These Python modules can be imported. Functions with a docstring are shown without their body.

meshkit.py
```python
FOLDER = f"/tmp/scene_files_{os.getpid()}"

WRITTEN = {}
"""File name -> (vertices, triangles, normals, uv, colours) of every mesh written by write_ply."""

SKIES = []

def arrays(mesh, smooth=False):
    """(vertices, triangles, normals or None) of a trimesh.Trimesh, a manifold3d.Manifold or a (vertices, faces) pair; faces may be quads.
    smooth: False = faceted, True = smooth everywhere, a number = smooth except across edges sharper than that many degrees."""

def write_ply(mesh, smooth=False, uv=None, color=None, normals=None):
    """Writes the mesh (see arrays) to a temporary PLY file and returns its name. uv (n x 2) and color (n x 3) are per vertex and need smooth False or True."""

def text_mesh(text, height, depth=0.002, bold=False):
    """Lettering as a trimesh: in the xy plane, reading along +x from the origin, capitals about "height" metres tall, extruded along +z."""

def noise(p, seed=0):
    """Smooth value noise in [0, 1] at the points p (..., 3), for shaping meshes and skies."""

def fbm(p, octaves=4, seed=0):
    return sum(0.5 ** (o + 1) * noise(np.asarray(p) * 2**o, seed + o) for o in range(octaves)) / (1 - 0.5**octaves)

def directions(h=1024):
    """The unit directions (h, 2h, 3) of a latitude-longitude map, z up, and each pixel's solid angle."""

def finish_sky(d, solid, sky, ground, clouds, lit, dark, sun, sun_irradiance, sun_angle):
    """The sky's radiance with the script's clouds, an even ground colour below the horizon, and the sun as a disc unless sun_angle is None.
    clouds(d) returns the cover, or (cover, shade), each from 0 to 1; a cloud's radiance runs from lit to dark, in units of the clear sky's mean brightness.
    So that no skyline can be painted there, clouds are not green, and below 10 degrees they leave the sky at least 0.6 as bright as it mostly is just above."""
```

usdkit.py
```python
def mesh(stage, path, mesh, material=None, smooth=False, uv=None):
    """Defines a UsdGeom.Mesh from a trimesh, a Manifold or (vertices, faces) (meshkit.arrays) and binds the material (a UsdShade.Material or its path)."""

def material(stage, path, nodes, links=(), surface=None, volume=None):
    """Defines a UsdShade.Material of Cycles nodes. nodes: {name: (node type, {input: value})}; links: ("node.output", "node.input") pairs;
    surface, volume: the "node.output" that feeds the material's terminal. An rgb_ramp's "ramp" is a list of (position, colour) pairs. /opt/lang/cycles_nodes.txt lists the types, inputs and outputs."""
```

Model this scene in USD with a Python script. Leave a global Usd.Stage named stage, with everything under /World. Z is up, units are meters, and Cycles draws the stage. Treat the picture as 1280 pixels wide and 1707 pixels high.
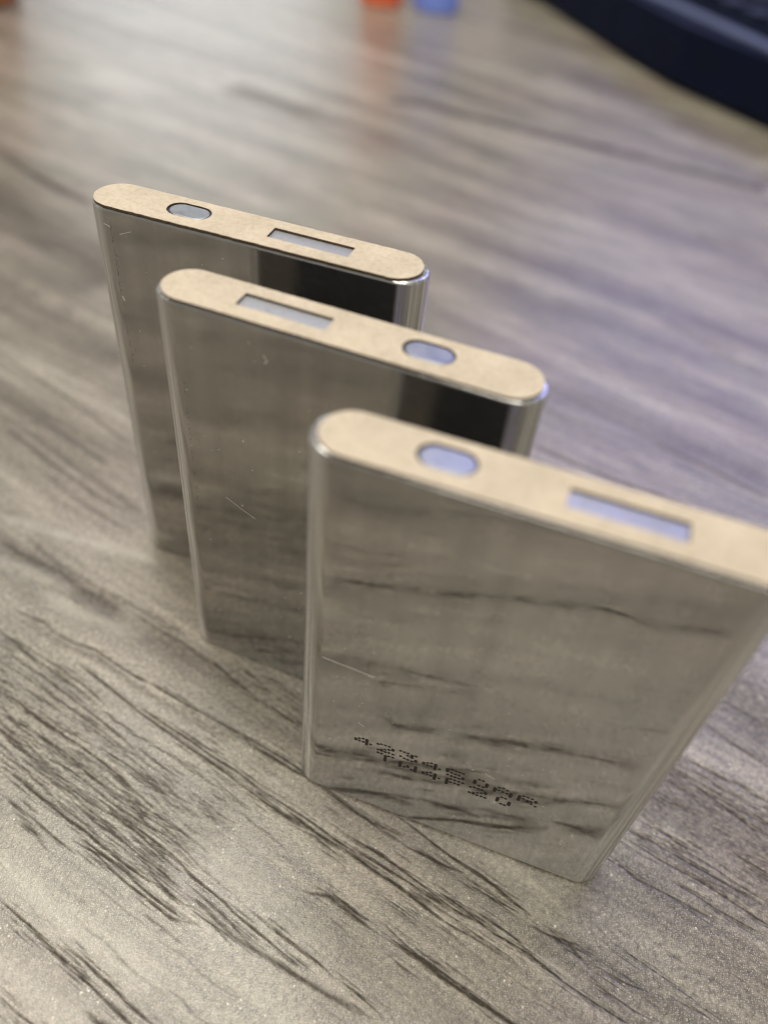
import math, numpy as np, trimesh, usdkit, meshkit
from shapely.geometry import LineString, Point, box as sbox
from shapely import affinity
from pxr import Usd, UsdGeom, UsdLux, UsdShade, Gf, Sdf, Vt

stage = Usd.Stage.CreateInMemory()
UsdGeom.SetStageUpAxis(stage, UsdGeom.Tokens.z)
UsdGeom.SetStageMetersPerUnit(stage, 1.0)
UsdGeom.Xform.Define(stage, '/World')
UsdGeom.Scope.Define(stage, '/World/Looks')
MM = 0.001

# ---------------------------------------------------------------- camera
PITCH, ROLL, CAM_H, F_PX = 0.7949, 0.1209, 0.14030, 1352.7     # solved from the photograph (1280 px wide)
cp, sp, cr, sr = math.cos(PITCH), math.sin(PITCH), math.cos(ROLL), math.sin(ROLL)
fwd, right0, up0 = np.array([0, cp, -sp]), np.array([1.0, 0, 0]), np.array([0, sp, cp])
right, up = cr * right0 + sr * up0, -sr * right0 + cr * up0
cam = UsdGeom.Camera.Define(stage, '/World/camera')
m = Gf.Matrix4d(*[float(x) for r in (np.r_[right, 0], np.r_[up, 0], np.r_[-fwd, 0], [0, 0, CAM_H, 1]) for x in r])
cam.AddTransformOp().Set(m)
FOCAL = 6.86
cam.CreateFocalLengthAttr(FOCAL)
cam.CreateHorizontalApertureAttr(FOCAL * 1280 / F_PX)
cam.CreateVerticalApertureAttr(FOCAL * 1280 / F_PX * 1024 / 767)
cam.CreateFStopAttr(1.9)
cam.CreateFocusDistanceAttr(0.131)
cam.CreateClippingRangeAttr(Gf.Vec2f(0.001, 100))
cam.CreateExposureAttr(0.03)

# ---------------------------------------------------------------- light: a lamplit room, a window and a bluish screen-like light
dome = UsdLux.DomeLight.Define(stage, '/World/room_light')
dome.CreateIntensityAttr(1.0)
usdkit.material(stage, '/World/Looks/room_glow', {'b': ('background_shader', {'color': (1.0, 0.96, 0.89), 'strength': 0.33})}, surface='b.background')
dm = UsdShade.Material.Get(stage, '/World/Looks/room_glow')
UsdShade.MaterialBindingAPI.Apply(dome.GetPrim()).Bind(dm)

def rect_light(name, pos, target, w, h, color, power):
    """A one-sided rectangle of light at pos facing target; power is its radiance."""
    L = UsdLux.RectLight.Define(stage, '/World/' + name)
    p, t = np.array(pos, float), np.array(target, float)
    z = (p - t) / np.linalg.norm(p - t)
    x = np.cross([0, 0, 1.0] if abs(z[2]) < 0.95 else [0, 1.0, 0], z); x /= np.linalg.norm(x)
    y = np.cross(z, x)
    L.AddTransformOp().Set(Gf.Matrix4d(*[float(q) for r in (np.r_[x, 0], np.r_[y, 0], np.r_[z, 0], np.r_[p, 1]) for q in r]))
    L.CreateWidthAttr(w); L.CreateHeightAttr(h); L.CreateColorAttr(Gf.Vec3f(*color)); L.CreateIntensityAttr(power)
    return L

rect_light('ceiling_lamp', (-0.45, 0.55, 1.9), (0, 0.1, 0), 1.5, 1.3, (1.0, 0.94, 0.83), 4.3)
rect_light('rear_ceiling_lamp', (0.0, -0.8, 1.9), (0, 0.15, 0), 1.3, 1.3, (1.0, 0.94, 0.83), 3.8)
rect_light('window_light', (-0.72, 2.6, 0.66), (0, 0.2, 0.05), 0.8, 0.42, (0.90, 0.95, 1.0), 3.6)
rect_light('cool_lamp', (0.80, 1.50, 1.25), (0.03, 0.15, 0), 1.4, 1.1, (0.32, 0.34, 1.0), 2.3)
rect_light('desk_lamp', (-0.05, 0.36, 0.62), (-0.02, 0.60, 0.02), 0.2, 0.2, (1.0, 0.97, 0.92), 8.0)
BASE_D, BASE_M, BASE_L = (0.105, 0.092, 0.066), (0.190, 0.172, 0.130), (0.290, 0.267, 0.210)     # the printed wood tones
CAN = (0.435, 0.425, 0.405)
PAPER = (0.525, 0.452, 0.335)
STREAKS = [  # traced dark grain: points (mm), width (mm), strength
 ([(-84.0,114.6),(-75.9,111.1),(-68.1,108.0),(-61.3,103.5),(-52.5,100.0)],1.99,0.45),
 ([(-78.7,116.4),(-70.4,110.6),(-59.4,105.5),(-46.2,100.2),(-37.3,95.3)],1.27,0.4),
 ([(-68.8,103.7),(-63.1,101.3),(-58.3,98.4)],0.52,0.4),
 ([(-73.3,96.6),(-66.1,94.3),(-64.4,92.8),(-58.6,90.4),(-54.0,89.5),(-51.1,87.9),(-44.7,84.6),(-39.8,82.8),(-33.7,80.0),(-28.2,77.8),(-23.1,75.5),(-18.1,73.5),(-10.8,70.2),(-7.2,68.1)],0.47,0.75),
 ([(-72.5,94.7),(-63.7,91.1),(-53.4,87.6),(-44.1,82.9),(-33.2,78.1),(-22.7,73.8)],1.84,0.3),
 ([(-74.2,91.4),(-68.5,88.5),(-61.3,85.3),(-53.6,81.3),(-48.3,77.6)],0.3,0.7),
 ([(-73.5,89.7),(-66.0,86.0),(-55.9,81.2),(-50.1,77.8)],0.29,0.7),
 ([(-68.3,85.0),(-61.4,81.8),(-51.9,76.5),(-45.0,72.6),(-40.0,69.3)],0.28,0.7),
 ([(-56.4,86.0),(-49.8,82.1),(-41.5,77.0),(-35.8,74.0),(-29.8,70.7),(-26.7,69.3),(-22.3,66.9),(-16.1,63.2),(-10.3,60.4),(-6.8,58.6)],0.36,0.85),
 ([(-41.9,78.2),(-36.1,75.2),(-30.2,72.2),(-25.7,69.8),(-20.2,67.2),(-15.3,64.4),(-10.6,62.2),(-6.0,60.0)],0.35,0.85),
 ([(-71.2,84.3),(-66.6,82.2),(-60.3,79.0),(-55.3,75.7)],0.28,0.6),
 ([(-59.9,79.3),(-54.0,75.9),(-47.8,72.6),(-40.9,68.6)],0.28,0.65),
 ([(-68.6,78.1),(-63.3,75.5),(-59.7,73.5),(-54.4,70.8),(-49.1,68.5),(-44.4,65.8),(-40.4,63.4),(-37.0,61.1)],0.4,0.9),
 ([(-59.2,74.6),(-54.9,72.0),(-50.3,70.2)],0.27,0.7),
 ([(-65.2,70.0),(-61.6,68.0),(-55.6,64.3)],0.32,0.75),
 ([(-57.0,69.5),(-52.6,67.4),(-48.2,64.7),(-44.3,62.4)],0.32,0.7),
 ([(-46.4,69.1),(-40.5,66.3),(-35.6,63.5),(-30.5,60.8)],0.26,0.7),
 ([(-62.4,63.3),(-57.8,61.0),(-53.6,58.6),(-47.7,55.4),(-43.1,53.3),(-38.7,50.8),(-35.5,49.1),(-32.3,47.5)],0.4,0.95),
 ([(-31.2,48.2),(-27.1,45.4),(-24.4,44.0),(-23.0,43.8)],0.33,0.9),
 ([(-45.4,51.9),(-41.1,50.4),(-37.8,48.2),(-35.9,47.1),(-33.1,45.5),(-30.0,43.9),(-25.9,41.7),(-22.5,41.4)],0.32,0.9),
 ([(-44.5,52.6),(-39.9,50.5),(-35.1,47.9),(-30.6,45.0),(-25.6,42.6)],0.27,0.85),
 ([(-58.2,65.4),(-51.8,62.1),(-45.1,58.8),(-39.7,56.7),(-35.0,54.4),(-30.9,51.8),(-26.9,49.3)],0.27,0.75),
 ([(-53.1,65.5),(-46.5,62.2),(-41.4,59.3),(-34.9,56.2),(-29.3,54.4)],0.28,0.75),
 ([(-44.0,55.9),(-38.1,53.3),(-33.2,50.5),(-30.2,49.1),(-25.7,46.5)],0.28,0.75),
 ([(-39.4,61.0),(-34.2,58.5),(-29.5,56.3)],0.31,0.75),
 ([(-44.4,57.5),(-39.3,54.9),(-34.8,52.1)],0.23,0.6),
 ([(-58.0,57.2),(-53.5,55.0),(-49.3,52.5),(-44.8,50.1)],0.25,0.7),
 ([(-54.9,53.8),(-51.2,51.8),(-49.5,50.1)],0.22,0.7),
 ([(-57.6,63.2),(-51.1,60.1)],0.24,0.5),
 ([(-53.2,41.4),(-50.0,39.7),(-46.8,37.9),(-43.6,36.0),(-40.4,34.2),(-38.5,33.3),(-36.3,31.8),(-33.0,29.8),(-29.9,28.1),(-27.9,26.9),(-25.5,25.7)],0.27,1.0),
 ([(-40.5,35.7),(-37.2,34.3),(-35.2,33.0),(-32.4,31.6),(-29.4,29.6),(-25.5,27.6),(-23.5,26.4)],0.21,0.9),
 ([(-38.3,33.5),(-35.7,32.3)],0.18,0.8),
 ([(-47.7,28.3),(-44.7,26.6),(-42.1,25.5),(-39.4,24.2)],0.28,1.0),
 ([(-42.7,69.0),(-38.6,66.6),(-34.3,63.4)],0.27,0.6),
 ([(-38.9,57.0),(-34.0,54.5),(-28.4,51.6),(-24.3,48.6),(-20.8,46.6),(-18.0,45.1),(-16.2,43.7),(-13.8,42.4),(-9.7,40.1),(-7.5,38.8),(-4.4,37.1)],0.28,0.85),
 ([(-24.3,47.0),(-19.8,44.4),(-16.9,42.5),(-13.4,39.7),(-11.8,38.6)],0.25,0.7),
 ([(-22.7,43.2),(-18.5,41.2),(-15.7,39.0)],0.24,0.8),
 ([(-31.5,73.5),(-26.6,71.1),(-24.3,70.6)],0.29,0.8),
 ([(-28.4,73.7),(-24.3,71.7)],0.29,0.75),
 ([(-19.7,73.0),(-15.5,71.4),(-11.0,69.3),(-7.1,67.7)],0.52,0.9),
 ([(-19.7,82.6),(-16.5,81.1),(-10.9,77.9)],0.49,0.8),
 ([(-18.0,83.1),(-11.2,79.2)],0.25,0.6),
 ([(-15.2,83.5),(-10.8,80.8)],0.29,0.7),
 ([(-26.9,91.4),(-21.5,87.6),(-17.7,84.7)],0.3,0.7),
 ([(-20.5,88.4),(-17.0,87.4),(-11.5,83.4)],0.35,0.8),
 ([(-33.6,91.6),(-28.2,88.5),(-23.0,84.8),(-20.6,83.2)],0.42,0.85),
 ([(-49.9,99.8),(-41.9,95.6),(-33.6,91.6)],0.44,0.6),
 ([(-10.5,42.7),(-7.8,41.2),(-5.1,39.8),(-1.7,38.0),(0.9,36.2)],0.28,0.85),
 ([(-1.6,48.9),(1.9,46.9),(5.1,44.8)],0.31,0.9),
 ([(-4.7,48.3),(-4.0,49.1),(-2.3,48.9)],0.31,0.6),
 ([(8.3,44.7),(11.2,42.5),(14.7,40.2),(18.3,38.5),(21.9,36.6),(24.2,35.2),(26.5,34.0),(29.3,32.3)],0.4,1.0),
 ([(2.3,35.7),(4.8,34.4),(7.0,33.0),(9.2,31.6)],0.24,0.85),
 ([(-6.4,37.9),(-4.2,36.9)],0.27,0.8),
 ([(-10.4,61.4),(-4.6,58.1),(1.4,55.5),(5.3,53.1),(9.0,51.4),(12.9,49.1),(16.8,46.7)],0.53,0.95),
 ([(-10.1,59.3),(-5.1,57.5),(-0.9,54.9)],0.27,0.8),
 ([(-8.9,61.6),(-3.4,58.5),(1.9,55.7)],0.34,0.8),
 ([(1.1,58.2),(5.0,56.4),(9.8,54.1),(14.1,51.5),(19.2,48.4),(23.7,46.6)],0.4,0.95),
 ([(2.0,56.6),(6.2,54.2),(11.5,51.9),(15.4,49.7),(18.2,48.6)],0.33,0.85),
 ([(9.5,51.4),(13.4,49.2),(18.0,46.2),(22.9,44.2)],0.29,0.8),
 ([(8.7,48.4),(12.4,46.5)],0.25,0.7),
 ([(16.6,51.0),(21.7,48.2)],0.33,0.85),
 ([(-5.1,66.6),(-0.0,63.5),(4.5,61.3),(9.4,59.6)],0.57,0.8),
 ([(9.9,62.5),(13.6,60.1),(18.5,57.0),(23.7,54.6),(28.3,51.5),(31.7,49.2)],0.35,0.9),
 ([(10.8,57.8),(13.8,56.7),(18.0,55.1),(20.8,54.4)],0.42,0.9),
 ([(21.4,52.8),(23.7,51.8),(26.7,50.4),(29.7,49.3)],0.34,0.85),
 ([(-3.7,63.0),(-1.4,61.7)],0.98,0.5),
 ([(19.7,49.3),(25.8,45.5),(31.7,42.9),(37.3,39.3),(42.8,36.5),(45.7,35.1),(47.8,34.2)],0.37,0.95),
 ([(24.2,48.0),(29.8,44.8),(32.8,42.3)],0.39,0.9),
 ([(19.8,46.3),(25.0,43.9),(30.1,41.3)],0.28,0.7),
 ([(31.9,47.3),(35.7,45.9),(38.9,44.4),(41.1,42.1)],0.4,0.8),
 ([(33.0,46.6),(42.9,44.5)],0.33,0.7),
 ([(42.7,42.3),(47.1,40.3),(52.0,39.2)],0.32,0.85),
 ([(45.4,46.2),(51.4,42.9),(56.8,40.0)],0.27,0.85),
 ([(40.9,40.3),(44.6,38.4),(48.1,36.4),(51.0,35.4)],0.37,0.7),
 ([(55.4,38.5),(60.0,36.6)],0.32,0.7),
 ([(54.9,45.5),(56.7,44.2)],0.69,0.5),
 ([(64.5,43.6),(69.0,41.0)],0.28,0.5),
 ([(49.6,64.0),(56.0,60.5),(62.0,57.9),(72.5,51.9)],0.36,0.8),
 ([(47.0,60.2),(50.8,57.0),(57.3,54.4),(63.3,51.7)],0.35,0.75),
 ([(57.1,64.5),(62.7,61.7),(73.4,55.5)],0.33,0.75),
 ([(51.1,65.5),(58.5,62.0),(73.2,54.7)],0.33,0.75),
 ([(57.8,57.4),(63.7,53.6),(72.0,49.9)],0.31,0.75),
 ([(69.6,63.4),(74.6,60.6)],0.34,0.7),
 ([(60.6,78.6),(65.9,74.8),(70.6,71.1),(75.5,67.1)],0.37,0.85),
 ([(56.1,72.4),(60.1,70.4)],0.4,0.7),
 ([(50.2,65.5),(55.0,63.5)],0.33,0.8),
 ([(57.5,65.7),(61.0,62.9)],0.29,0.7),
 ([(61.5,64.5),(64.5,63.1)],0.25,0.7),
 ([(71.6,78.2),(78.1,74.7)],0.34,0.6),
 ([(68.8,89.9),(73.8,85.7),(79.9,81.7)],0.63,0.6),
 ([(73.6,95.7),(82.0,90.3)],0.56,0.5),
 ([(69.3,63.4),(74.5,59.9)],0.34,0.7),
 ([(-164.3,305.5),(-134.6,283.5),(-117.4,274.2)],3.65,0.8),
 ([(-111.9,181.0),(-94.2,170.0),(-77.5,158.8),(-64.7,149.6)],0.81,0.6),
 ([(-104.6,163.7),(-90.9,156.2),(-80.4,149.5),(-68.9,142.3)],1.0,0.4),
 ([(-98.4,151.8),(-84.9,142.3),(-68.6,132.3),(-60.4,128.1)],0.9,0.6),
 ([(-82.7,136.6),(-66.8,127.0),(-56.7,121.9)],1.5,0.35),
 ([(-23.9,413.6),(-6.5,413.1),(45.3,395.4),(94.3,381.6),(148.5,359.6)],6.85,0.95),
 ([(51.3,440.3),(82.1,428.9),(109.1,410.4)],7.37,0.35),
 ([(70.9,177.5),(85.1,168.9),(99.1,159.7)],1.35,0.5),
 ([(38.0,169.1),(57.6,159.8),(77.3,152.7)],1.4,0.55),
 ([(106.4,310.8),(132.7,295.7)],3.9,0.35),
 ([(84.9,241.6),(113.2,216.8)],2.11,0.3),
 ([(-94.7,405.5),(-75.8,395.9),(-53.8,380.3)],11.46,0.3),
 ([(-197.2,411.3),(-167.3,400.4)],10.5,0.3),
 ([(-34.1,27.5),(-22.5,20.7),(-10.5,14.6),(5.4,4.4),(20.9,-3.8),(32.4,-7.1),(46.4,-15.1)],1.37,0.85),
 ([(-5.4,48.2),(-1.3,48.0),(5.7,43.8)],0.61,0.8),
 ([(9.7,42.5),(21.5,36.1),(33.1,30.9),(40.7,28.1)],0.61,0.85),
 ([(-22.6,44.7),(-15.4,40.1),(-4.9,35.8),(6.8,31.4)],0.8,0.6),
 ([(-39.4,21.6),(-30.8,18.3),(-21.6,12.2)],1.14,0.5),
 ([(-47.1,5.3),(-34.4,0.4),(-25.8,-5.2)],2.25,0.4),
 ([(37.5,20.2),(46.9,14.8)],0.65,0.4),
]
PALE = [([(-86.9,121.6),(-70.4,117.8),(-53.2,115.1),(-48.0,113.3)], 3.0,0.6),([(-84.7,110.0),(-72.9,106.7),(-62.5,103.3)], 2.87,0.45),([(-69.8,102.2),(-57.8,96.9),(-46.4,94.3)], 3.14,0.55),([(-56.9,105.9),(-44.5,98.6),(-34.2,92.8)], 0.56,0.6),([(32.5,43.0),(38.5,40.1)], 0.94,0.8),([(25.7,46.4),(30.6,44.2)], 0.64,0.6),([(-17.7,68.5),(-12.8,65.8),(-8.6,63.5)], 0.89,0.65),([(-190.6,409.3),(-153.4,401.3),(-127.5,389.9)], 18.0,0.6),([(-150.1,366.6),(-105.7,349.4)], 15.39,0.5),([(-2.5,66.0),(6.6,61.4)], 0.72,0.45),([(49.5,63.4),(55.4,59.6)], 0.7,0.4),([(-34.3,93.1),(-21.5,84.7),(-11.3,80.1)], 0.63,0.45),([(-99.3,154.1),(-86.0,145.2),(-72.7,136.2)], 1.19,0.45),([(54.4,472.1),(84.3,450.7),(117.9,428.6)], 17.91,0.4),([(144.7,389.2),(154.9,385.5)], 13.94,0.4),([(6.8,58.9),(15.4,55.3)], 0.69,0.4),([(28.8,51.0),(39.5,46.6)], 1.18,0.35),([(-64.8,69.1),(-56.9,65.7)], 0.78,0.35),([(-58.2,48.5),(-40.9,39.3),(-25.6,32.5)], 5.54,0.5),([(-51.8,33.7),(-42.9,29.8),(-32.4,25.5)], 3.13,0.4),([(-24.7,54.6),(-13.1,48.0),(0.9,39.6)], 4.31,0.25)]      # pale bands of the print
SMOKY = [([(-161.1,277.1),(-112.6,239.7),(-92.4,223.2)],23.34,0.55),([(-133.8,215.3),(-91.2,194.5),(-76.9,185.4)],12.04,0.5),([(-101.4,156.1),(-75.5,140.0),(-56.6,128.7)],2.62,0.3),([(41.0,197.8),(66.1,185.8),(100.9,167.0)],7.65,0.18),([(-97.4,404.5),(-69.8,393.9),(-42.4,376.7)],22.45,0.3),([(71.6,488.1),(113.5,439.3),(158.6,400.3)],31.35,0.25)]
INK = [  # printed dots of each character: x, z, height (mm)
 [(-17.03,21.16,1.02),(-16.46,21.74,0.59),(-16.41,21.05,0.6),(-15.85,22.04,0.59),(-15.76,21.06,0.59),(-15.18,21.33,2.41),(-14.49,21.1,0.59)],
 [(-13.31,22.11,0.59),(-12.73,22.4,0.58),(-12.08,22.45,0.58),(-11.44,22.48,0.58),(-10.76,21.86,1.0),(-13.17,20.37,0.6),(-12.57,20.58,1.02),(-12.01,21.12,0.59),(-11.37,21.47,0.59),(-13.09,19.46,0.6),(-12.47,19.52,0.6),(-11.95,20.42,0.6),(-11.32,20.54,0.59),(-10.63,20.51,0.59),(-11.75,18.43,2.51),(-11.21,19.43,0.6),(-10.56,19.49,0.6)],
 [(-9.51,22.54,0.58),(-8.87,22.52,0.58),(-8.28,22.54,0.58),(-8.24,21.79,0.58),(-7.57,21.97,1.49),(-6.95,22.52,0.58),(-9.36,20.89,0.59),(-8.71,20.61,0.59),(-8.12,20.57,0.59),(-7.44,20.54,0.59),(-6.83,20.98,1.0),(-9.19,18.38,2.32),(-8.46,17.97,0.61),(-7.9,18.44,1.03),(-7.18,17.89,0.61),(-6.6,18.45,2.36)],
 [(-5.53,21.31,1.0),(-4.93,21.85,0.58),(-4.87,21.14,0.59),(-4.33,22.16,0.58),(-4.26,21.21,0.58),(-3.62,21.44,2.4),(-2.91,21.22,0.58),(-5.24,18.31,1.03),(-4.64,18.87,0.6),(-4.6,18.23,0.6),(-4.07,19.22,0.6),(-3.96,18.23,0.6),(-3.3,18.42,2.5),(-2.59,18.3,0.6)],
 [(-1.65,21.88,1.45),(-1.01,22.51,0.57),(-0.33,22.51,0.57),(0.28,22.53,0.57),(0.86,22.5,0.57),(-0.93,21.53,0.58),(-0.28,21.49,0.58),(0.33,21.49,0.58),(-1.44,20.57,0.59),(-0.8,20.54,0.59),(-0.2,20.55,0.59),(0.43,20.55,0.59),(1.01,21.0,0.99),(-1.29,18.46,2.44),(-0.77,19.5,0.59),(-0.12,19.55,0.59),(0.56,19.58,0.59),(1.21,19.6,0.59),(-0.69,18.52,0.6),(-0.01,18.6,0.6),(0.63,18.62,0.6)],
 [(2.9,21.4,1.61),(3.47,22.5,0.57),(4.1,22.53,0.57),(4.83,21.53,1.64),(3.72,20.64,0.58),(4.36,20.65,0.58),(2.53,19.32,0.59),(3.11,19.63,0.59),(3.76,19.63,0.59),(4.38,19.65,0.59),(2.63,17.57,0.6),(3.28,17.72,1.03),(3.87,18.29,0.6),(4.43,18.6,0.59),(5.06,19.04,1.01),(3.89,17.51,0.6),(4.58,17.61,0.6),(5.24,17.58,0.6)],
 [(6.17,21.29,1.69),(6.74,22.32,0.57),(7.35,22.57,0.57),(8.01,22.3,0.57),(6.73,21.44,0.57),(7.43,21.41,0.57),(8.1,21.36,0.57),(8.72,21.23,1.74),(7.09,18.61,1.83),(7.61,19.69,0.58),(8.23,19.69,0.58),(9.0,18.5,1.64),(7.84,17.59,0.6),(8.44,17.58,0.6)],
 [(10.03,21.43,2.19),(10.6,22.47,0.56),(11.26,22.52,0.56),(11.93,22.48,0.56),(10.7,21.58,0.57),(11.39,21.29,0.98),(11.98,21.53,0.57),(12.61,21.94,0.97),(12.07,20.91,0.57),(12.77,20.59,0.58)],
]

# ---------------------------------------------------------------- helpers
used = {}
def numbered(parent, name):
    k = (parent, name); n = used.get(k, 0); used[k] = n + 1
    return f'{parent}/{name}' if n == 0 else f'{parent}/{name}_{n:03d}'

def tag(prim, label=None, cat=None, group=None, kind=None):
    for k, v in (('label', label), ('category', cat), ('group', group), ('kind', kind)):
        if v: prim.SetCustomDataByKey(k, v)

def thing(name, label, cat, loc=(0, 0, 0), rot=0.0, group=None):
    x = UsdGeom.Xform.Define(stage, numbered('/World', name))
    x.AddTranslateOp().Set(Gf.Vec3d(*map(float, loc))); x.AddRotateZOp().Set(math.degrees(rot))
    tag(x.GetPrim(), label, cat, group)
    return str(x.GetPath())

def obj(name, mesh, mat, parent='/World', smooth=False):
    return usdkit.mesh(stage, numbered(parent, name), mesh, '/World/Looks/' + mat, smooth)

def raw_mesh(path, v, f, n, mat):
    g = UsdGeom.Mesh.Define(stage, path)
    g.CreatePointsAttr(Vt.Vec3fArray.FromNumpy(np.asarray(v, np.float32)))
    g.CreateFaceVertexCountsAttr(Vt.IntArray.FromNumpy(np.full(len(f), f.shape[1], np.int32)))
    g.CreateFaceVertexIndicesAttr(Vt.IntArray.FromNumpy(f.astype(np.int32).ravel()))
    g.CreateSubdivisionSchemeAttr('none')
    g.CreateNormalsAttr(Vt.Vec3fArray.FromNumpy(np.asarray(n, np.float32))); g.SetNormalsInterpolation('vertex')
    UsdShade.MaterialBindingAPI.Apply(g.GetPrim()).Bind(UsdShade.Material.Get(stage, '/World/Looks/' + mat))
    return g

def mat(name, nodes, links=(), surface='p.BSDF'):
    return usdkit.material(stage, '/World/Looks/' + name, nodes, links, surface=surface)

HL_ = (55.7 - 8.6) / 2 * MM
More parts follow.
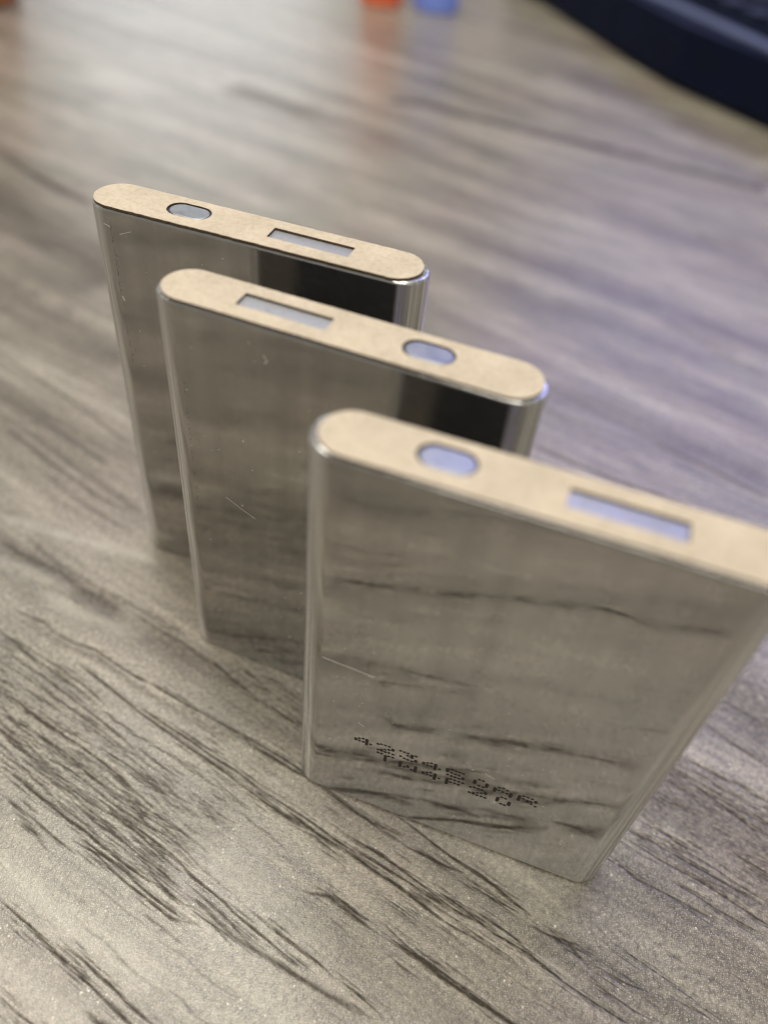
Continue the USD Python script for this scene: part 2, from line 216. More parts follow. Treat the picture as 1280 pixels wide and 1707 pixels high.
# ---------------------------------------------------------------- materials
GRAIN = math.radians(28.0)          # the grain runs 28 degrees clockwise of +x
mat('desk_laminate', {
    'g': ('geometry', {}), 'rot': ('mapping', {'rotation': (0, 0, GRAIN)}),
    'st': ('attribute', {'attribute': 'streak'}),
    # broad bands and mottling of the print, stretched along the grain
    'mb': ('mapping', {'scale': (9, 75, 1)}), 'nb': ('noise_texture', {'scale': 1.0, 'detail': 3, 'roughness': 0.6}),
    'mm': ('mapping', {'scale': (60, 420, 1)}), 'nm': ('noise_texture', {'scale': 1.0, 'detail': 4, 'roughness': 0.65}),
    'ns': ('noise_texture', {'scale': 1100.0, 'detail': 3, 'roughness': 0.6}),
    'nc': ('noise_texture', {'scale': 26.0, 'detail': 2}),
    'rb': ('rgb_ramp', {'ramp': [(0.30, BASE_D), (0.50, BASE_M), (0.70, BASE_L)]}),
    'rm': ('map_range', {'clamp': True, 'from_min': 0.3, 'from_max': 0.7, 'to_min': 0.66, 'to_max': 1.28}),
    'rs': ('map_range', {'clamp': True, 'from_min': 0.3, 'from_max': 0.7, 'to_min': 0.55, 'to_max': 1.45}),
    'c1': ('mix_color', {'blend_type': 'multiply', 'fac': 1.0}), 'c2': ('mix_color', {'blend_type': 'multiply', 'fac': 1.0}),
    'tint': ('mix_color', {'blend_type': 'multiply', 'b': (1.03, 0.97, 1.0)}),
    'rt': ('map_range', {'clamp': True, 'from_min': 0.4, 'from_max': 0.62}),
    # pale printed flecks
    'vf': ('voronoi_texture', {'scale': 1050.0, 'randomness': 1.0}), 'vs': ('separate_color', {}),
    'fd': ('map_range', {'clamp': True, 'from_min': 0.10, 'from_max': 0.26, 'to_min': 1.0, 'to_max': 0.0}),
    'fs': ('map_range', {'clamp': True, 'from_min': 0.5, 'from_max': 0.95, 'to_min': 0.0, 'to_max': 1.0}), 'ff': ('math', {'math_type': 'multiply'}), 'nf': ('noise_texture', {'scale': 120.0, 'detail': 2}), 'fc': ('map_range', {'clamp': True, 'from_min': 0.38, 'from_max': 0.64, 'to_min': 0.15, 'to_max': 1.25}), 'fx': ('math', {'math_type': 'multiply'}),
    'vg': ('voronoi_texture', {'scale': 3000.0, 'randomness': 0.55}), 'vgs': ('separate_color', {}),
    'gd': ('map_range', {'clamp': True, 'from_min': 0.05, 'from_max': 0.55, 'to_min': 0.42, 'to_max': -0.08}),
    'fa': ('math', {'math_type': 'multiply_add', 'value2': 0.75}),
    'inv': ('math', {'math_type': 'multiply_add', 'value2': -0.7, 'value3': 1.0}), 'fm': ('math', {'math_type': 'multiply', 'use_clamp': True}),
    'c3': ('mix_color', {'b': (0.78, 0.745, 0.64)}),
    'pa': ('attribute', {'attribute': 'pale'}), 'pm': ('math', {'math_type': 'multiply', 'value2': 0.75, 'use_clamp': True}), 'cp': ('mix_color', {'b': (0.40, 0.375, 0.31)}),
    'c4': ('mix_color', {'b': (0.028, 0.021, 0.013)}), 'nk': ('noise_texture', {'scale': 1700.0, 'detail': 3, 'roughness': 0.7}), 'mk': ('mapping', {'scale': (0.45, 1.0, 1.0)}), 'ka': ('math', {'math_type': 'multiply_add', 'value2': 2.3, 'value3': -1.1}), 'kw': ('map_range', {'clamp': True, 'from_min': 0.0, 'from_max': 0.30}), 'km': ('math', {'math_type': 'multiply'}), 'kb': ('math', {'math_type': 'add', 'use_clamp': True}),
    'sc': ('math', {'math_type': 'multiply', 'value2': 0.92, 'use_clamp': True}), 'sl': ('math', {'math_type': 'multiply_add', 'value2': -0.75, 'value3': 0.9}),
    # embossing
    'nh': ('noise_texture', {'scale': 2600.0, 'detail': 2, 'roughness': 0.6}), 'bp': ('bump', {'strength': 0.8, 'distance': 0.0001}),
    'rr': ('map_range', {'clamp': True, 'from_min': 0.0, 'from_max': 1.0, 'to_min': 0.25, 'to_max': 0.48}),
    'p': ('principled_bsdf', {'roughness': 0.26, 'specular_ior_level': 0.95}),
}, [('g.position', 'rot.vector'), ('rot.vector', 'mb.vector'), ('rot.vector', 'mm.vector'), ('mb.vector', 'nb.vector'), ('mm.vector', 'nm.vector'),
    ('g.position', 'ns.vector'), ('g.position', 'nc.vector'), ('g.position', 'vf.vector'), ('g.position', 'vg.vector'), ('g.position', 'nh.vector'),
    ('nb.fac', 'rb.fac'), ('nm.fac', 'rm.value'), ('ns.fac', 'rs.value'), ('rb.color', 'c1.a'), ('rm.result', 'c1.b'), ('c1.result', 'c2.a'), ('rs.result', 'c2.b'),
    ('nc.fac', 'rt.value'), ('rt.result', 'tint.fac'), ('c2.result', 'tint.a'),
    ('vf.distance', 'fd.value'), ('vf.color', 'vs.color'), ('vs.r', 'fs.value'), ('fd.result', 'ff.value1'), ('fs.result', 'ff.value2'),
    ('vg.distance', 'gd.value'), ('g.position', 'nf.vector'), ('nf.fac', 'fc.value'), ('ff.value', 'fx.value1'), ('fc.result', 'fx.value2'), ('fx.value', 'fa.value1'), ('gd.result', 'fa.value3'),
    ('st.fac', 'inv.value1'), ('fa.value', 'fm.value1'), ('inv.value', 'fm.value2'), ('fm.value', 'c3.fac'), ('pa.fac', 'pm.value1'), ('pm.value', 'cp.fac'), ('tint.result', 'cp.a'), ('cp.result', 'c3.a'),
    ('rot.vector', 'mk.vector'), ('mk.vector', 'nk.vector'), ('nk.fac', 'ka.value1'), ('ka.value', 'km.value1'), ('st.fac', 'kw.value'), ('kw.result', 'km.value2'), ('st.fac', 'kb.value1'), ('km.value', 'kb.value2'), ('kb.value', 'sc.value1'), ('sc.value', 'c4.fac'), ('c3.result', 'c4.a'), ('c4.result', 'p.base_color'),
    ('nh.fac', 'bp.height'), ('bp.normal', 'p.normal'), ('st.fac', 'rr.value'), ('rr.result', 'p.roughness'), ('st.fac', 'sl.value1'), ('sl.value', 'p.specular_ior_level')])

mat('polished_can', {
    'tc': ('texture_coordinate', {}), 'ml': ('mapping', {'scale': (2600, 2600, 25)}), 'nl': ('noise_texture', {'scale': 1.0, 'detail': 3, 'roughness': 0.6}),
    'nw': ('noise_texture', {'scale': 70.0, 'detail': 1}), 'nd': ('noise_texture', {'scale': 240.0, 'detail': 5, 'roughness': 0.7}),
    'b1': ('bump', {'strength': 0.5, 'distance': 0.0000026}), 'b2': ('bump', {'strength': 0.6, 'distance': 0.00008}),
    'rr': ('map_range', {'clamp': True, 'from_min': 0.42, 'from_max': 0.78, 'to_min': 0.03, 'to_max': 0.20}),
    'mv': ('mapping', {'scale': (420, 420, 9)}), 'nv': ('noise_texture', {'scale': 1.0, 'detail': 4, 'roughness': 0.65}), 'cv': ('rgb_ramp', {'ramp': [(0.3, tuple(0.91 * c for c in CAN)), (0.5, CAN), (0.72, tuple(1.08 * c for c in CAN))]}),
    # the rounded ends are worn dull by handling
    'sx': ('separate_xyz', {}), 'ax': ('math', {'math_type': 'absolute'}), 'ex': ('map_range', {'clamp': True, 'from_min': HL_ + 0.0002, 'from_max': HL_ + 0.0016, 'to_min': 0.0, 'to_max': 0.07}), 'ar': ('math', {'math_type': 'add'}), 'em': ('map_range', {'clamp': True, 'from_min': 0.0, 'from_max': 0.07, 'to_min': 0.955, 'to_max': 0.84}), 'ef': ('map_range', {'clamp': True, 'from_min': 0.0, 'from_max': 0.07}), 'ec': ('mix_color', {}), 'me': ('mapping', {'scale': (1700, 1700, 7)}), 'ne': ('noise_texture', {'scale': 1.0, 'detail': 3, 'roughness': 0.7}), 'ce': ('rgb_ramp', {'ramp': [(0.34, (0.40, 0.40, 0.39)), (0.5, (0.60, 0.60, 0.58)), (0.64, (0.85, 0.84, 0.82))]}),
    'p': ('principled_bsdf', {'metallic': 0.95}),
}, [('tc.object', 'ml.vector'), ('ml.vector', 'nl.vector'), ('tc.object', 'nw.vector'), ('tc.object', 'nd.vector'), ('tc.object', 'mv.vector'), ('mv.vector', 'nv.vector'), ('nv.fac', 'cv.fac'), ('cv.color', 'ec.a'), ('tc.object', 'me.vector'), ('me.vector', 'ne.vector'), ('ne.fac', 'ce.fac'), ('ce.color', 'ec.b'), ('ex.result', 'ef.value'), ('ef.result', 'ec.fac'), ('ec.result', 'p.base_color'), ('ex.result', 'em.value'), ('em.result', 'p.metallic'),
    ('nl.fac', 'b1.height'), ('nw.fac', 'b2.height'), ('b2.normal', 'b1.normal'), ('b1.normal', 'p.normal'), ('nd.fac', 'rr.value'), ('tc.object', 'sx.vector'), ('sx.x', 'ax.value1'), ('ax.value', 'ex.value'), ('ex.result', 'ar.value1'), ('rr.result', 'ar.value2'), ('ar.value', 'p.roughness')])
mat('kraft_paper', {
    'tc': ('texture_coordinate', {}), 'n1': ('noise_texture', {'scale': 1300.0, 'detail': 5, 'roughness': 0.75}), 'n2': ('noise_texture', {'scale': 3200.0, 'detail': 3, 'roughness': 0.7}),
    'n3': ('noise_texture', {'scale': 150.0, 'detail': 3}), 'r3': ('map_range', {'clamp': True, 'from_min': 0.3, 'from_max': 0.7, 'to_min': 0.90, 'to_max': 1.08}), 'mu': ('mix_color', {'blend_type': 'multiply', 'fac': 1.0}),
    'r1': ('rgb_ramp', {'ramp': [(0.3, (0.84 * PAPER[0], 0.81 * PAPER[1], 0.76 * PAPER[2])), (0.5, PAPER), (0.7, tuple(1.10 * c for c in PAPER))]}),
    'b': ('bump', {'strength': 0.5, 'distance': 0.00004}), 'p': ('principled_bsdf', {'roughness': 0.8, 'specular_ior_level': 0.25}),
}, [('tc.object', 'n1.vector'), ('tc.object', 'n2.vector'), ('n1.fac', 'r1.fac'), ('tc.object', 'n3.vector'), ('n3.fac', 'r3.value'), ('r1.color', 'mu.a'), ('r3.result', 'mu.b'), ('mu.result', 'p.base_color'), ('n2.fac', 'b.height'), ('b.normal', 'p.normal')])
mat('paper_cut_edge', {'n': ('noise_texture', {'scale': 1500.0, 'detail': 3}), 'g': ('geometry', {}), 'r': ('rgb_ramp', {'ramp': [(0.3, (0.05, 0.032, 0.016)), (0.7, (0.13, 0.09, 0.05))]}),
    'p': ('principled_bsdf', {'roughness': 0.85})}, [('g.position', 'n.vector'), ('n.fac', 'r.fac'), ('r.color', 'p.base_color')])
mat('terminal_metal', {'tc': ('texture_coordinate', {}), 'n': ('noise_texture', {'scale': 350.0, 'detail': 3, 'roughness': 0.6}),
    'r': ('map_range', {'clamp': True, 'from_min': 0.3, 'from_max': 0.7, 'to_min': 0.3, 'to_max': 0.42}), 'b': ('bump', {'strength': 0.15, 'distance': 0.00001}),
    'p': ('principled_bsdf', {'metallic': 1.0, 'base_color': (0.33, 0.345, 0.365)})},
    [('tc.object', 'n.vector'), ('n.fac', 'r.value'), ('r.result', 'p.roughness'), ('n.fac', 'b.height'), ('b.normal', 'p.normal')])
mat('weld_plate', {'tc': ('texture_coordinate', {}), 'n': ('noise_texture', {'scale': 420.0, 'detail': 5, 'roughness': 0.75}),
    'c': ('rgb_ramp', {'ramp': [(0.34, (0.30, 0.295, 0.29)), (0.46, (0.35, 0.355, 0.36)), (0.7, (0.40, 0.41, 0.42))]}),
    'r': ('map_range', {'clamp': True, 'from_min': 0.3, 'from_max': 0.7, 'to_min': 0.6, 'to_max': 0.4}), 'b': ('bump', {'strength': 0.25, 'distance': 0.00002}),
    'p': ('principled_bsdf', {'metallic': 1.0})},
    [('tc.object', 'n.vector'), ('n.fac', 'c.fac'), ('c.color', 'p.base_color'), ('n.fac', 'r.value'), ('r.result', 'p.roughness'), ('n.fac', 'b.height'), ('b.normal', 'p.normal')])
def plain(name, color, rough, var=0.15, scale=300.0, **kw):
    lo, hi = tuple(c * (1 - var) for c in color), tuple(min(1, c * (1 + var)) for c in color)
    mat(name, {'tc': ('texture_coordinate', {}), 'n': ('noise_texture', {'scale': scale, 'detail': 3}), 'r': ('rgb_ramp', {'ramp': [(0.3, lo), (0.7, hi)]}),
        'p': ('principled_bsdf', {'roughness': rough, **kw})}, [('tc.object', 'n.vector'), ('n.fac', 'r.fac'), ('r.color', 'p.base_color')])
plain('black_gasket', (0.02, 0.02, 0.022), 0.5)
plain('ink', (0.016, 0.012, 0.010), 0.6)
plain('scratch_bright', (0.85, 0.83, 0.78), 0.35, metallic=0.6)
plain('dust', (0.75, 0.72, 0.65), 0.8)
plain('scuff_dark', (0.06, 0.055, 0.05), 0.7)
plain('keyboard_plastic', (0.003, 0.006, 0.020), 0.6, scale=60, specular_ior_level=0.12)
plain('keycap_plastic', (0.006, 0.010, 0.026), 0.55, scale=60, specular_ior_level=0.2)
plain('keyboard_trim', (0.055, 0.070, 0.115), 0.5, scale=60, specular_ior_level=0.3)
def milky(name, color):
    mat(name, {'t': ('translucent_bsdf', {'color': color}), 'd': ('principled_bsdf', {'base_color': color, 'roughness': 0.35}), 'mx': ('mix_closure', {'fac': 0.65})},
        [('t.BSDF', 'mx.closure1'), ('d.BSDF', 'mx.closure2')], 'mx.closure')
milky('orange_plastic', (1.0, 0.26, 0.10)); milky('blue_plastic', (0.32, 0.46, 1.0))
plain('white_plastic', (0.75, 0.75, 0.74), 0.4, scale=60)
plain('amber_plastic', (0.36, 0.13, 0.035), 0.4, scale=60)

# ---------------------------------------------------------------- the desk: one graded sheet in grain coordinates, its traced grain pressed in
rng = np.random.default_rng(7)
def graded(lo, a, b, hi, fine, growth):
    c = np.arange(a, b + fine / 2, fine); out = list(c)
    s, x = fine, c[-1]
    while x < hi: s *= growth; x += s; out.append(x)
    s, x, pre = fine, a, []
    while x > lo: s *= growth; x -= s; pre.append(x)
    return np.array(pre[::-1] + out)
U = graded(-1.2, -0.125, 0.085, 1.2, 0.0006, 1.05)
V = graded(-0.5, -0.012, 0.175, 1.6, 0.00016, 1.02)
cg, sg = math.cos(GRAIN), math.sin(GRAIN)
def to_uv(x, y): return x * cg - y * sg, x * sg + y * cg
dark = np.zeros((len(U), len(V)), np.float32)
pale = np.zeros((len(U), len(V)), np.float32)
def press(us, vs, width, strength, wig=0.35, dark=dark):
    o = np.argsort(us); us, vs = us[o], vs[o]
    i0, i1 = np.searchsorted(U, us[0] - 0.0005), np.searchsorted(U, us[-1] + 0.0005)
    if i1 <= i0: return
    k = rng.uniform(0, 1e4)
    uu = U[i0:i1]
    def nz(f, s): return meshkit.noise(np.stack([uu * f + k, np.full_like(uu, s), np.full_like(uu, k)], -1)) - 0.5
    vc = np.interp(uu, us, vs) + (nz(400, 0.5) * 0.6 + nz(130, 3.5) * 1.4) * wig * width
    ends = np.clip(np.minimum(uu - us[0] + 0.0008, us[-1] - uu + 0.0008) / 0.004, 0.12, 1)
    w = width * 0.5 * np.clip(0.8 + 0.9 * nz(500, 7.5), 0.3, 1.5) * np.sqrt(ends)
    s = strength * np.clip(1.05 + (1.5 if width < 0.0012 else 0.5) * nz(650, 9.5), 0.12, 1.05) * ends ** 0.4
    for j in range(i0, i1):
        a, b = np.searchsorted(V, vc[j - i0] - 2.6 * w[j - i0]), np.searchsorted(V, vc[j - i0] + 2.6 * w[j - i0])
        if b > a:
            q = (V[a:b] - vc[j - i0]) / w[j - i0]
            dark[j, a:b] = 1 - (1 - dark[j, a:b]) * (1 - s[j - i0] * np.exp(-q * q))
for pts, width, strength in STREAKS:
    p = np.array(pts) * MM
    us, vs = to_uv(p[:, 0], p[:, 1])
    press(us, vs, max(width * 1.25 * MM, 0.00036), min(0.97, strength * 1.1))
    if strength > 0.65:                               # short broken ticks gathered along each pore line
        L_ = us.max() - us.min(); o_ = np.argsort(us)
        for _ in range(int(4 + 0.55 * L_ / MM)):
            u_ = rng.uniform(us.min(), us.max()); v_ = np.interp(u_, us[o_], vs[o_]) + rng.normal(0, 0.0008); l_ = rng.uniform(0.0008, 0.0035)
            press(np.array([u_ - l_, u_, u_ + l_]), v_ + rng.normal(0, 0.00008, 3), rng.uniform(0.00024, 0.00042), rng.uniform(0.35, 0.85))
    if strength > 0.7 and len(pts) > 3:               # fine hair beside the deep pores
        d_ = rng.normal(0, 0.0007); press(us[1:] + rng.uniform(-0.004, 0.004), vs[1:] + d_, 0.00032, 0.35, 0.4)
def scatter(n, u0, u1, v0, v1, smin, smax, wmin, wmax, lmin, lmax):
    k = 0
    while k < n:
        u, v = rng.uniform(u0, u1), rng.uniform(v0, v1)
        d = meshkit.fbm(np.array([u * 14, v * 90, 3.3]), 3)
        if rng.uniform() > ((d - 0.32) * 3.2): k += 0.2; continue
        L = rng.uniform(lmin, lmax); t = rng.normal(0, 0.016)
        us = np.linspace(u - L / 2, u + L / 2, 6); vs = v + (us - u) * t + rng.normal(0, 0.0002, 6)
        press(us, vs, rng.uniform(wmin, wmax), rng.uniform(smin, smax)); k += 1
scatter(650, -0.13, 0.10, -0.02, 0.18, 0.06, 0.34, 0.0003, 0.0005, 0.003, 0.016)
for pts_, w_, s_ in (([(-90, 88), (-60, 74), (-20, 53)], 13, 0.16), ([(-62, 103), (-30, 88), (-5, 72)], 7, 0.22), ([(-45, 96), (-14, 82), (6, 70)], 5, 0.2), ([(40, 82), (62, 70), (95, 52)], 16, 0.36), ([(40, 115), (75, 98), (120, 74)], 22, 0.4), ([(45, 150), (90, 125), (140, 98)], 18, 0.34),
                     ([(-20, 52), (10, 37), (40, 22)], 6, 0.10), ([(-110, 128), (-80, 113), (-52, 99)], 5, 0.25), ([(10, 74), (30, 62), (55, 50)], 4, 0.10)):
    q_ = np.array(pts_) * MM; uq, vq = to_uv(q_[:, 0], q_[:, 1]); press(uq, vq, w_ * MM, s_, 0.15)      # broad smoky bands of the print
for lst, tgt in ((PALE, pale), (SMOKY, dark)):
    for pts, width, strength in lst:
        p = np.array(pts) * MM; uq, vq = to_uv(p[:, 0], p[:, 1]); press(uq, vq, width * 1.2 * MM, strength, 0.2, tgt)
uA, vA = to_uv(0.062, 0.068)
scatter(190, uA - 0.02, uA + 0.03, vA - 0.010, vA + 0.013, 0.3, 0.75, 0.00032, 0.0005, 0.003, 0.016)     # close grain right of the front cell
scatter(350, uA - 0.02, uA + 0.03, vA - 0.011, vA + 0.014, 0.3, 0.8, 0.00024, 0.0004, 0.0012, 0.005)
uB, vB = to_uv(-0.050, 0.068)
scatter(200, uB - 0.03, uB + 0.028, vB - 0.009, vB + 0.010, 0.3, 0.72, 0.0003, 0.0005, 0.0025, 0.013)  # close grain left of it
scatter(450, uB - 0.03, uB + 0.028, vB - 0.010, vB + 0.011, 0.3, 0.8, 0.00024, 0.0004, 0.0012, 0.005)
scatter(500, -0.14, 0.20, 0.13, 0.35, 0.08, 0.26, 0.0004, 0.0016, 0.01, 0.07)
scatter(240, -0.6, 0.5, 0.3, 1.0, 0.06, 0.20, 0.0015, 0.006, 0.05, 0.3)
scatter(160, -0.2, 0.3, -0.2, 0.0, 0.2, 0.6, 0.0004, 0.0012, 0.008, 0.05)
UU, VV = np.meshgrid(U, V, indexing='ij')
P = np.stack([UU * cg + VV * sg, -UU * sg + VV * cg, -0.00010 * dark - 0.00002], -1).reshape(-1, 3)
nu, nv = len(U), len(V)
I = (np.arange(nu - 1)[:, None] * nv + np.arange(nv - 1)[None]).ravel()
F = np.stack([I, I + nv, I + nv + 1, I + 1], -1)
du = np.gradient(-0.00010 * dark, U, axis=0); dv = np.gradient(-0.00010 * dark, V, axis=1)
N = np.stack([-(du * cg + dv * sg), -(-du * sg + dv * cg), np.ones_like(du)], -1).reshape(-1, 3)
N /= np.linalg.norm(N, axis=1, keepdims=True)
desk = raw_mesh('/World/table_top', P, F, N, 'desk_laminate')
UsdGeom.PrimvarsAPI(desk).CreatePrimvar('streak', Sdf.ValueTypeNames.FloatArray, 'vertex').Set(Vt.FloatArray.FromNumpy(dark.ravel()))
UsdGeom.PrimvarsAPI(desk).CreatePrimvar('pale', Sdf.ValueTypeNames.FloatArray, 'vertex').Set(Vt.FloatArray.FromNumpy(pale.ravel()))
tag(desk.GetPrim(), 'grey-brown wood-grain laminate table top under everything', kind='structure')

# ---------------------------------------------------------------- the battery cells
CW, CT, CH = 55.7 * MM, 8.6 * MM, 79.8 * MM
HL = CW / 2 - CT / 2
def ring(n=28):
    """Unit stadium: axis points and outward normals."""
    a = np.linspace(-math.pi / 2, math.pi / 2, n); b = a + math.pi
    ax = np.r_[np.full(n, HL), np.full(n, -HL)]; nn = np.c_[np.cos(np.r_[a, b]), np.sin(np.r_[a, b])]
    return ax, nn
def can_mesh(path):
    ax, nn = ring(); R = CT / 2; r = 0.55 * MM
    t = np.linspace(0, math.pi / 2, 9); q_ = 0.80 * MM
    prof = [(q_, 0.0, 0, -1)] + [(q_ - q_ * math.sin(a), q_ - q_ * math.cos(a), math.sin(a), -math.cos(a)) for a in t[1:]]
    prof += [(0.0, z * MM, 1, 0) for z in (4, 20, 40, 60, 75)]
    prof += [(r - r * math.cos(a), CH - r + r * math.sin(a), math.cos(a), math.sin(a)) for a in t] + [(1.6 * MM, CH, 0, 1)]
    v, n = [], []
    for d, z, cn, cz in prof:
        v.append(np.c_[ax + (R - d) * nn[:, 0], (R - d) * nn[:, 1], np.full(len(ax), z)])
        n.append(np.c_[cn * nn, np.full(len(ax), cz)])
    K, M = len(ax), len(prof)
    q = np.arange(K); q2 = (q + 1) % K
    f = np.concatenate([np.stack([i * K + q, i * K + q2, (i + 1) * K + q2, (i + 1) * K + q], -1) for i in range(M - 1)])
    tris = np.concatenate([f[:, [0, 1, 2]], f[:, [0, 2, 3]]])
    caps = []
    for base, flip in ((0, True), ((M - 1) * K, False)):
        for i in range(1, K - 1):
            caps.append((base, base + i + 1, base + i) if flip else (base, base + i, base + i + 1))
    return raw_mesh(path, np.concatenate(v), np.concatenate([tris, np.array(caps)]), np.concatenate(n), 'polished_can')

def pill(cx, cy, L, w):
    return LineString([(cx - (L - w) / 2, cy), (cx + (L - w) / 2, cy)]).buffer(w / 2, quad_segs=14)
def slab(poly, z0, z1):
    e = trimesh.creation.extrude_polygon(poly, z1 - z0, engine='earcut'); e.apply_translation((0, 0, z0)); return e
def domed(cx, cy, L, w, z0, z1, r):
    """A pill with a rounded upper edge."""
    parts = []
    polys = [(pill(cx, cy, L - 2 * d, w - 2 * d), z) for d, z in [(0, z0)] + [(r - r * math.cos(a), z1 - r + r * math.sin(a)) for a in np.linspace(0, math.pi / 2, 6)]]
    rings = [np.array(p.exterior.coords)[:-1] for p, z in polys]
    K = len(rings[0]); v = np.concatenate([np.c_[rg, np.full(K, z)] for rg, (p, z) in zip(rings, polys)])
    q = np.arange(K); q2 = (q + 1) % K; f = []
    for i in range(len(rings) - 1):
        f += [np.stack([i * K + q, (i + 1) * K + q, (i + 1) * K + q2], -1), np.stack([i * K + q, (i + 1) * K + q2, i * K + q2], -1)]
    b = (len(rings) - 1) * K
    f.append(np.array([(b, b + i + 1, b + i) for i in range(1, K - 1)]))
    mm_ = trimesh.Trimesh(v, np.concatenate(f), process=False)
    if mm_.face_normals[-1][2] < 0: mm_.invert()
    return mm_
def ribbon(pts, w, y, thick=0.012 * MM):
    """A thin raised scratch on the front face through points (x, z) in mm."""
    p = np.array(pts, float) * MM
    s = LineString(p).buffer(w * MM / 2, quad_segs=2)
    e = trimesh.creation.extrude_polygon(s, thick, engine='earcut')
    v = e.vertices.copy(); e.vertices = np.c_[v[:, 0], y - v[:, 2], v[:, 1]]
    return e

def cell(label, loc, rot, shift, flip, seed):
    t = thing('battery_cell', label, 'battery', loc, rot, 'bare battery cells standing on the table')
    can_mesh(numbered(t, 'metal_can'))
    s = -1 if flip else 1
    bx, by, sx, sy = s * -11.6, 0.35, s * 8.9, 0.10
    r2 = CT / 2 / MM - 0.14
    sheet = LineString([(-HL / MM + 0.60 + shift, 0), (HL / MM - 0.60 + shift, 0)]).buffer(r2, quad_segs=20)
    g = np.random.default_rng(seed)
    sheet = sheet.difference(pill(bx, by, 7.3, 4.3)).difference(affinity.rotate(sbox(sx - 6.6, sy - 1.6, sx + 6.6, sy + 1.6), g.uniform(-0.6, 0.6)))
    from shapely.geometry import Polygon
    def ragged(c, amp):
        L_ = LineString(c); k = int(L_.length / 0.35); pts = np.array([L_.interpolate(i / k, normalized=True).coords[0] for i in range(k)])
        return pts + (meshkit.fbm(np.c_[pts * 1.1, np.full(k, seed * 7.7)], 3)[:, None] - 0.5) * amp
    sheet = Polygon(ragged(sheet.exterior.coords, 0.22), [ragged(r_.coords, 0.14) if len(r_.coords) > 8 else np.array(r_.coords) for r_ in sheet.interiors])
    sheet = affinity.scale(sheet, MM, MM, origin=(0, 0))
    e = slab(sheet, CH, CH + 0.42 * MM)
    upf = e.face_normals[:, 2] > 0.5
    top = e.submesh([np.nonzero(upf)[0]], append=True); side = e.submesh([np.nonzero(~upf)[0]], append=True)
    lab = obj('paper_insulator', top, 'kraft_paper', t)
    obj('cut_edge', side, 'paper_cut_edge', str(lab.GetPath()))
    obj('terminal_gasket', slab(affinity.scale(pill(bx, by, 7.2, 4.2), MM, MM, origin=(0, 0)), CH + 0.01 * MM, CH + 0.12 * MM), 'black_gasket', t)
    obj('terminal', domed(bx * MM + 0.12 * MM, by * MM - 0.1 * MM, 6.6 * MM, 3.75 * MM, CH + 0.10 * MM, CH + 0.40 * MM, 0.16 * MM), 'terminal_metal', t, smooth=40)
    obj('weld_plate', slab(affinity.scale(sbox(sx - 6.55, sy - 1.55, sx + 6.55, sy + 1.55), MM, MM, origin=(0, 0)), CH + 0.005 * MM, CH + 0.06 * MM), 'weld_plate', t)
    return t

A_ = cell('nearest bare metal battery cell, dot-matrix code printed low on its mirror face', (0.017479, 0.065142, 0), -0.253703, 0.30, False, 1)
B_ = cell('middle bare metal battery cell, between the printed cell and the rear one', (-0.007967, 0.091650, 0), -0.279731, 0.0, True, 2)
C_ = cell('rearmost bare metal battery cell, its paper top highest and farthest left in the picture', (-0.024562, 0.115905, 0), -0.243182, -0.35, False, 3)
FY = -CT / 2
for ch in INK:
    ms = []
    for x, z, h in ch:
        w = 0.49 if h < 0.8 else 0.56
        k = 0.13 if h < 0.8 else 0.2
        sh = sbox(-w / 2 + k, -h * 0.43 + k if h * 0.43 > k else -0.01, w / 2 - k, h * 0.43 - k if h * 0.43 > k else 0.01).buffer(k, quad_segs=3)
        sh = affinity.scale(affinity.translate(sh, x, z), MM, MM, origin=(0, 0))
        e = trimesh.creation.extrude_polygon(sh, 0.012 * MM, engine='earcut')
        v = e.vertices.copy(); e.vertices = np.c_[v[:, 0], FY + 0.002 * MM - v[:, 2], v[:, 1]]; e.invert(); e.fix_normals() if False else None
        ms.append(e)
    obj('printed_character', trimesh.util.concatenate(ms), 'ink', A_)
# scratches and specks seen on the faces
for pts, w in (([(-23.4, 40.7), (-21.2, 40.5), (-18.6, 40.4), (-15.4, 40.1)], 0.10), ([(-17.0, 26.4), (-16.0, 25.7)], 0.08), ([(-16.4, 22.6), (-16.1, 22.3)], 0.15), ([(4.0, 24.9), (5.6, 24.3)], 0.10)):
    obj('scratch', ribbon(pts, w, FY), 'scratch_bright', A_)
for pts, w in (([(-17.4, 45.2), (-14.6, 43.6), (-12.2, 42.4)], 0.045), ([(-13.75, 58.8), (-13.70, 58.6)], 0.26), ([(-9.9, 75.5), (-9.4, 74.6), (-9.8, 74.2)], 0.14), ([(-14.5, 44.6), (-14.45, 44.5)], 0.2)):
    obj('scratch', ribbon(pts, w, FY), 'scratch_bright', B_)
for pts, w in (([(-23.0, 64.6), (-22.7, 63.9)], 0.20), ([(-24.2, 77.2), (-23.2, 76.9)], 0.12), ([(-21.6, 76.0), (-19.6, 76.9)], 0.08)):
    obj('scratch', ribbon(pts, w, FY), 'scratch_bright', C_)
def specks(t, n, seed):
    g = np.random.default_rng(seed); ms = []
    for _ in range(n):
        x, z = g.uniform(-23, 23), g.uniform(3, 78); a = g.uniform(0, 3.14); l = abs(g.normal(0, 0.12)) + 0.05
        ms.append(ribbon([(x, z), (x + l * math.cos(a), z + l * math.sin(a))], g.uniform(0.04, 0.10), FY, 0.008 * MM))
    tag(obj('dust_speck', trimesh.util.concatenate(ms), 'dust', t).GetPrim(), 'pale dust specks on the mirror face', kind='stuff')
specks(A_, 70, 11); specks(B_, 60, 12); specks(C_, 50, 13)
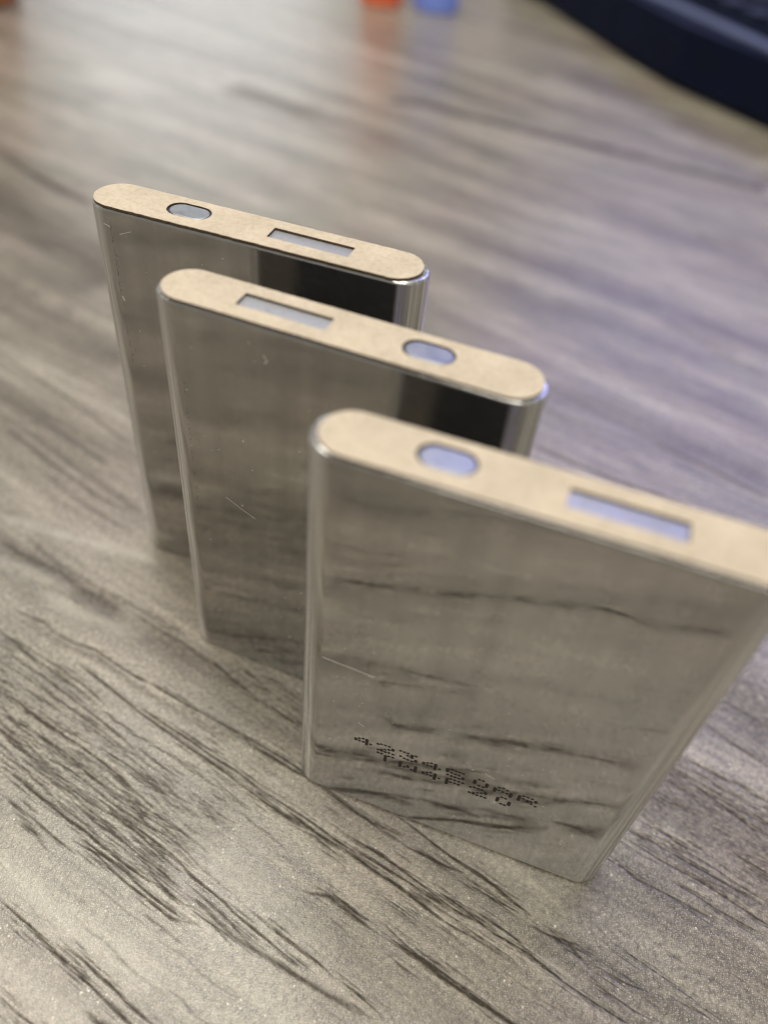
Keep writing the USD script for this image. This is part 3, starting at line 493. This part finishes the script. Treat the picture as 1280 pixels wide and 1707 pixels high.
def scuffs(t, x, z0, z1, n, seed):
    g = np.random.default_rng(seed); ms = []
    for _ in range(n):
        z = g.uniform(z0, z1); l = g.uniform(0.06, 0.35); xx = x + g.normal(0, 0.06) + abs(g.normal(0, 0.3)) * (g.uniform() < 0.4)
        ms.append(ribbon([(xx, z), (xx + g.normal(0, 0.02), z + l)], g.uniform(0.02, 0.05), FY, 0.006 * MM))
    m_ = obj('edge_scuff', trimesh.util.concatenate(ms), 'scuff_dark', t); tag(m_.GetPrim(), 'small dark scuffs along the left fold', kind='stuff')
scuffs(B_, -23.0, 30, 68, 170, 5); scuffs(C_, -23.1, 50, 78, 170, 6)

# ---------------------------------------------------------------- blurred things at the back of the table
def lathe(prof, n=48):
    prof = [tuple(map(float, p)) for p in prof]
    m_ = trimesh.creation.revolve(np.array(prof) * MM, sections=n); return m_
def bottle(label, loc, r, h, col, cap):
    t = thing('small_bottle', label, 'bottle', loc)
    obj('body', lathe([(0, 0.6), (r - 2.2, 0.6), (r - 1.4, 0), (r - 0.6, 0.3), (r, 1.4), (r, h * 0.72), (r - 0.6, h * 0.76), (r * 0.72, h * 0.82), (r * 0.55, h * 0.84), (0, h * 0.84)]), col, t, smooth=30)
    obj('cap', lathe([(0, h * 0.842), (r * 0.62, h * 0.842), (r * 0.66, h * 0.86), (r * 0.60, h * 0.985), (r * 0.54, h), (0, h)]), cap, t, smooth=30)
bottle('small bright orange bottle whose foot shows at the top edge', (-0.0405, 0.583, 0), 13.5, 105, 'orange_plastic', 'white_plastic')
bottle('small blue bottle beside the orange one at the top edge', (-0.0065, 0.583, 0), 14.0, 95, 'blue_plastic', 'white_plastic')
t = thing('amber_jar', 'brown-orange jar cut off by the top left corner', 'jar', (-0.262, 0.492, 0))
obj('body', lathe([(0, 0.8), (24, 0.8), (26, 0), (27.5, 0.5), (29, 3), (29, 62), (27, 67), (23, 70), (0, 70)], 64), 'amber_plastic', t, smooth=30)
obj('lid', lathe([(0, 70.2), (25, 70.2), (25.5, 71), (25.5, 83), (24.5, 84), (0, 84)], 64), 'white_plastic', t, smooth=30)

# black keyboard, its long front edge running from the right edge of the picture up to the top
k0, k1 = np.array([0.1655, 0.4300]), np.array([0.0594, 0.6092])
kd = (k1 - k0) / np.linalg.norm(k1 - k0)
ang = math.atan2(kd[1], kd[0])                      # local +x runs away along the front edge; the keys lie on local -y (to the right)
t = thing('keyboard', 'black keyboard in the top right corner, out of focus', 'keyboard', (k0[0] - 0.16 * kd[0], k0[1] - 0.16 * kd[1], 0), ang)
def prism(poly_yz, x0, x1, rr=1.0):
    """Extrudes a (y, z) outline (mm) along x."""
    from shapely.geometry import Polygon
    e = trimesh.creation.extrude_polygon(Polygon(poly_yz).buffer(-rr).buffer(rr, quad_segs=5), x1 - x0, engine='earcut')
    v = e.vertices; e.vertices = np.c_[v[:, 2] + x0, v[:, 0], v[:, 1]]; e.fix_normals(); e.apply_scale(MM); return e
LEN = 440
def plan(pts, z0, z1, inset=0.0, rr=5.0):
    """A slab with the given outline seen from above (mm), corners rounded."""
    from shapely.geometry import Polygon
    g = Polygon(pts).buffer(-rr).buffer(rr, quad_segs=6).buffer(-inset, quad_segs=6)
    e = trimesh.creation.extrude_polygon(g, z1 - z0, engine='earcut'); e.apply_translation((0, 0, z0)); e.apply_scale(MM); return e
OUT = [(0, -6), (150, -4), (228, 7), (262, 5), (330, -3), (400, -12), (LEN, -24), (LEN, -140), (0, -140)]
obj('case', trimesh.util.concatenate([plan(OUT, 3, 27), plan(OUT, 27.02, 29, 1.2), plan([(0, -20), (LEN, -20), (LEN, -139), (0, -139)], 29.02, 31)]), 'keyboard_plastic', t)
obj('front_lip', prism([(-5, 29.1), (-5, 31), (-16, 31), (-16, 29.1)], 2, LEN - 30, 0.3), 'keyboard_trim', t, smooth=30)
for r_ in range(5):
    for c_ in range(21):
        x0, y0 = 20 + c_ * 19.2, -25 - r_ * 19.2
        b = trimesh.creation.box((17.4, 17.4, 9)); v = b.vertices; v[v[:, 2] > 0, :2] *= 0.78
        b.apply_translation((x0 + 8.7, y0 - 8.7, 32 + r_ * 1.7)); b.apply_scale(MM)
        kk = obj('key', b, 'keycap_plastic', t)
for x0 in (20, LEN - 50):
    obj('foot', prism([(-8, 0), (-8, 3), (-22, 3), (-22, 0)], x0, x0 + 30), 'black_gasket', t)
    obj('foot', prism([(-118, 0), (-118, 3), (-132, 3), (-132, 0)], x0, x0 + 30), 'black_gasket', t)
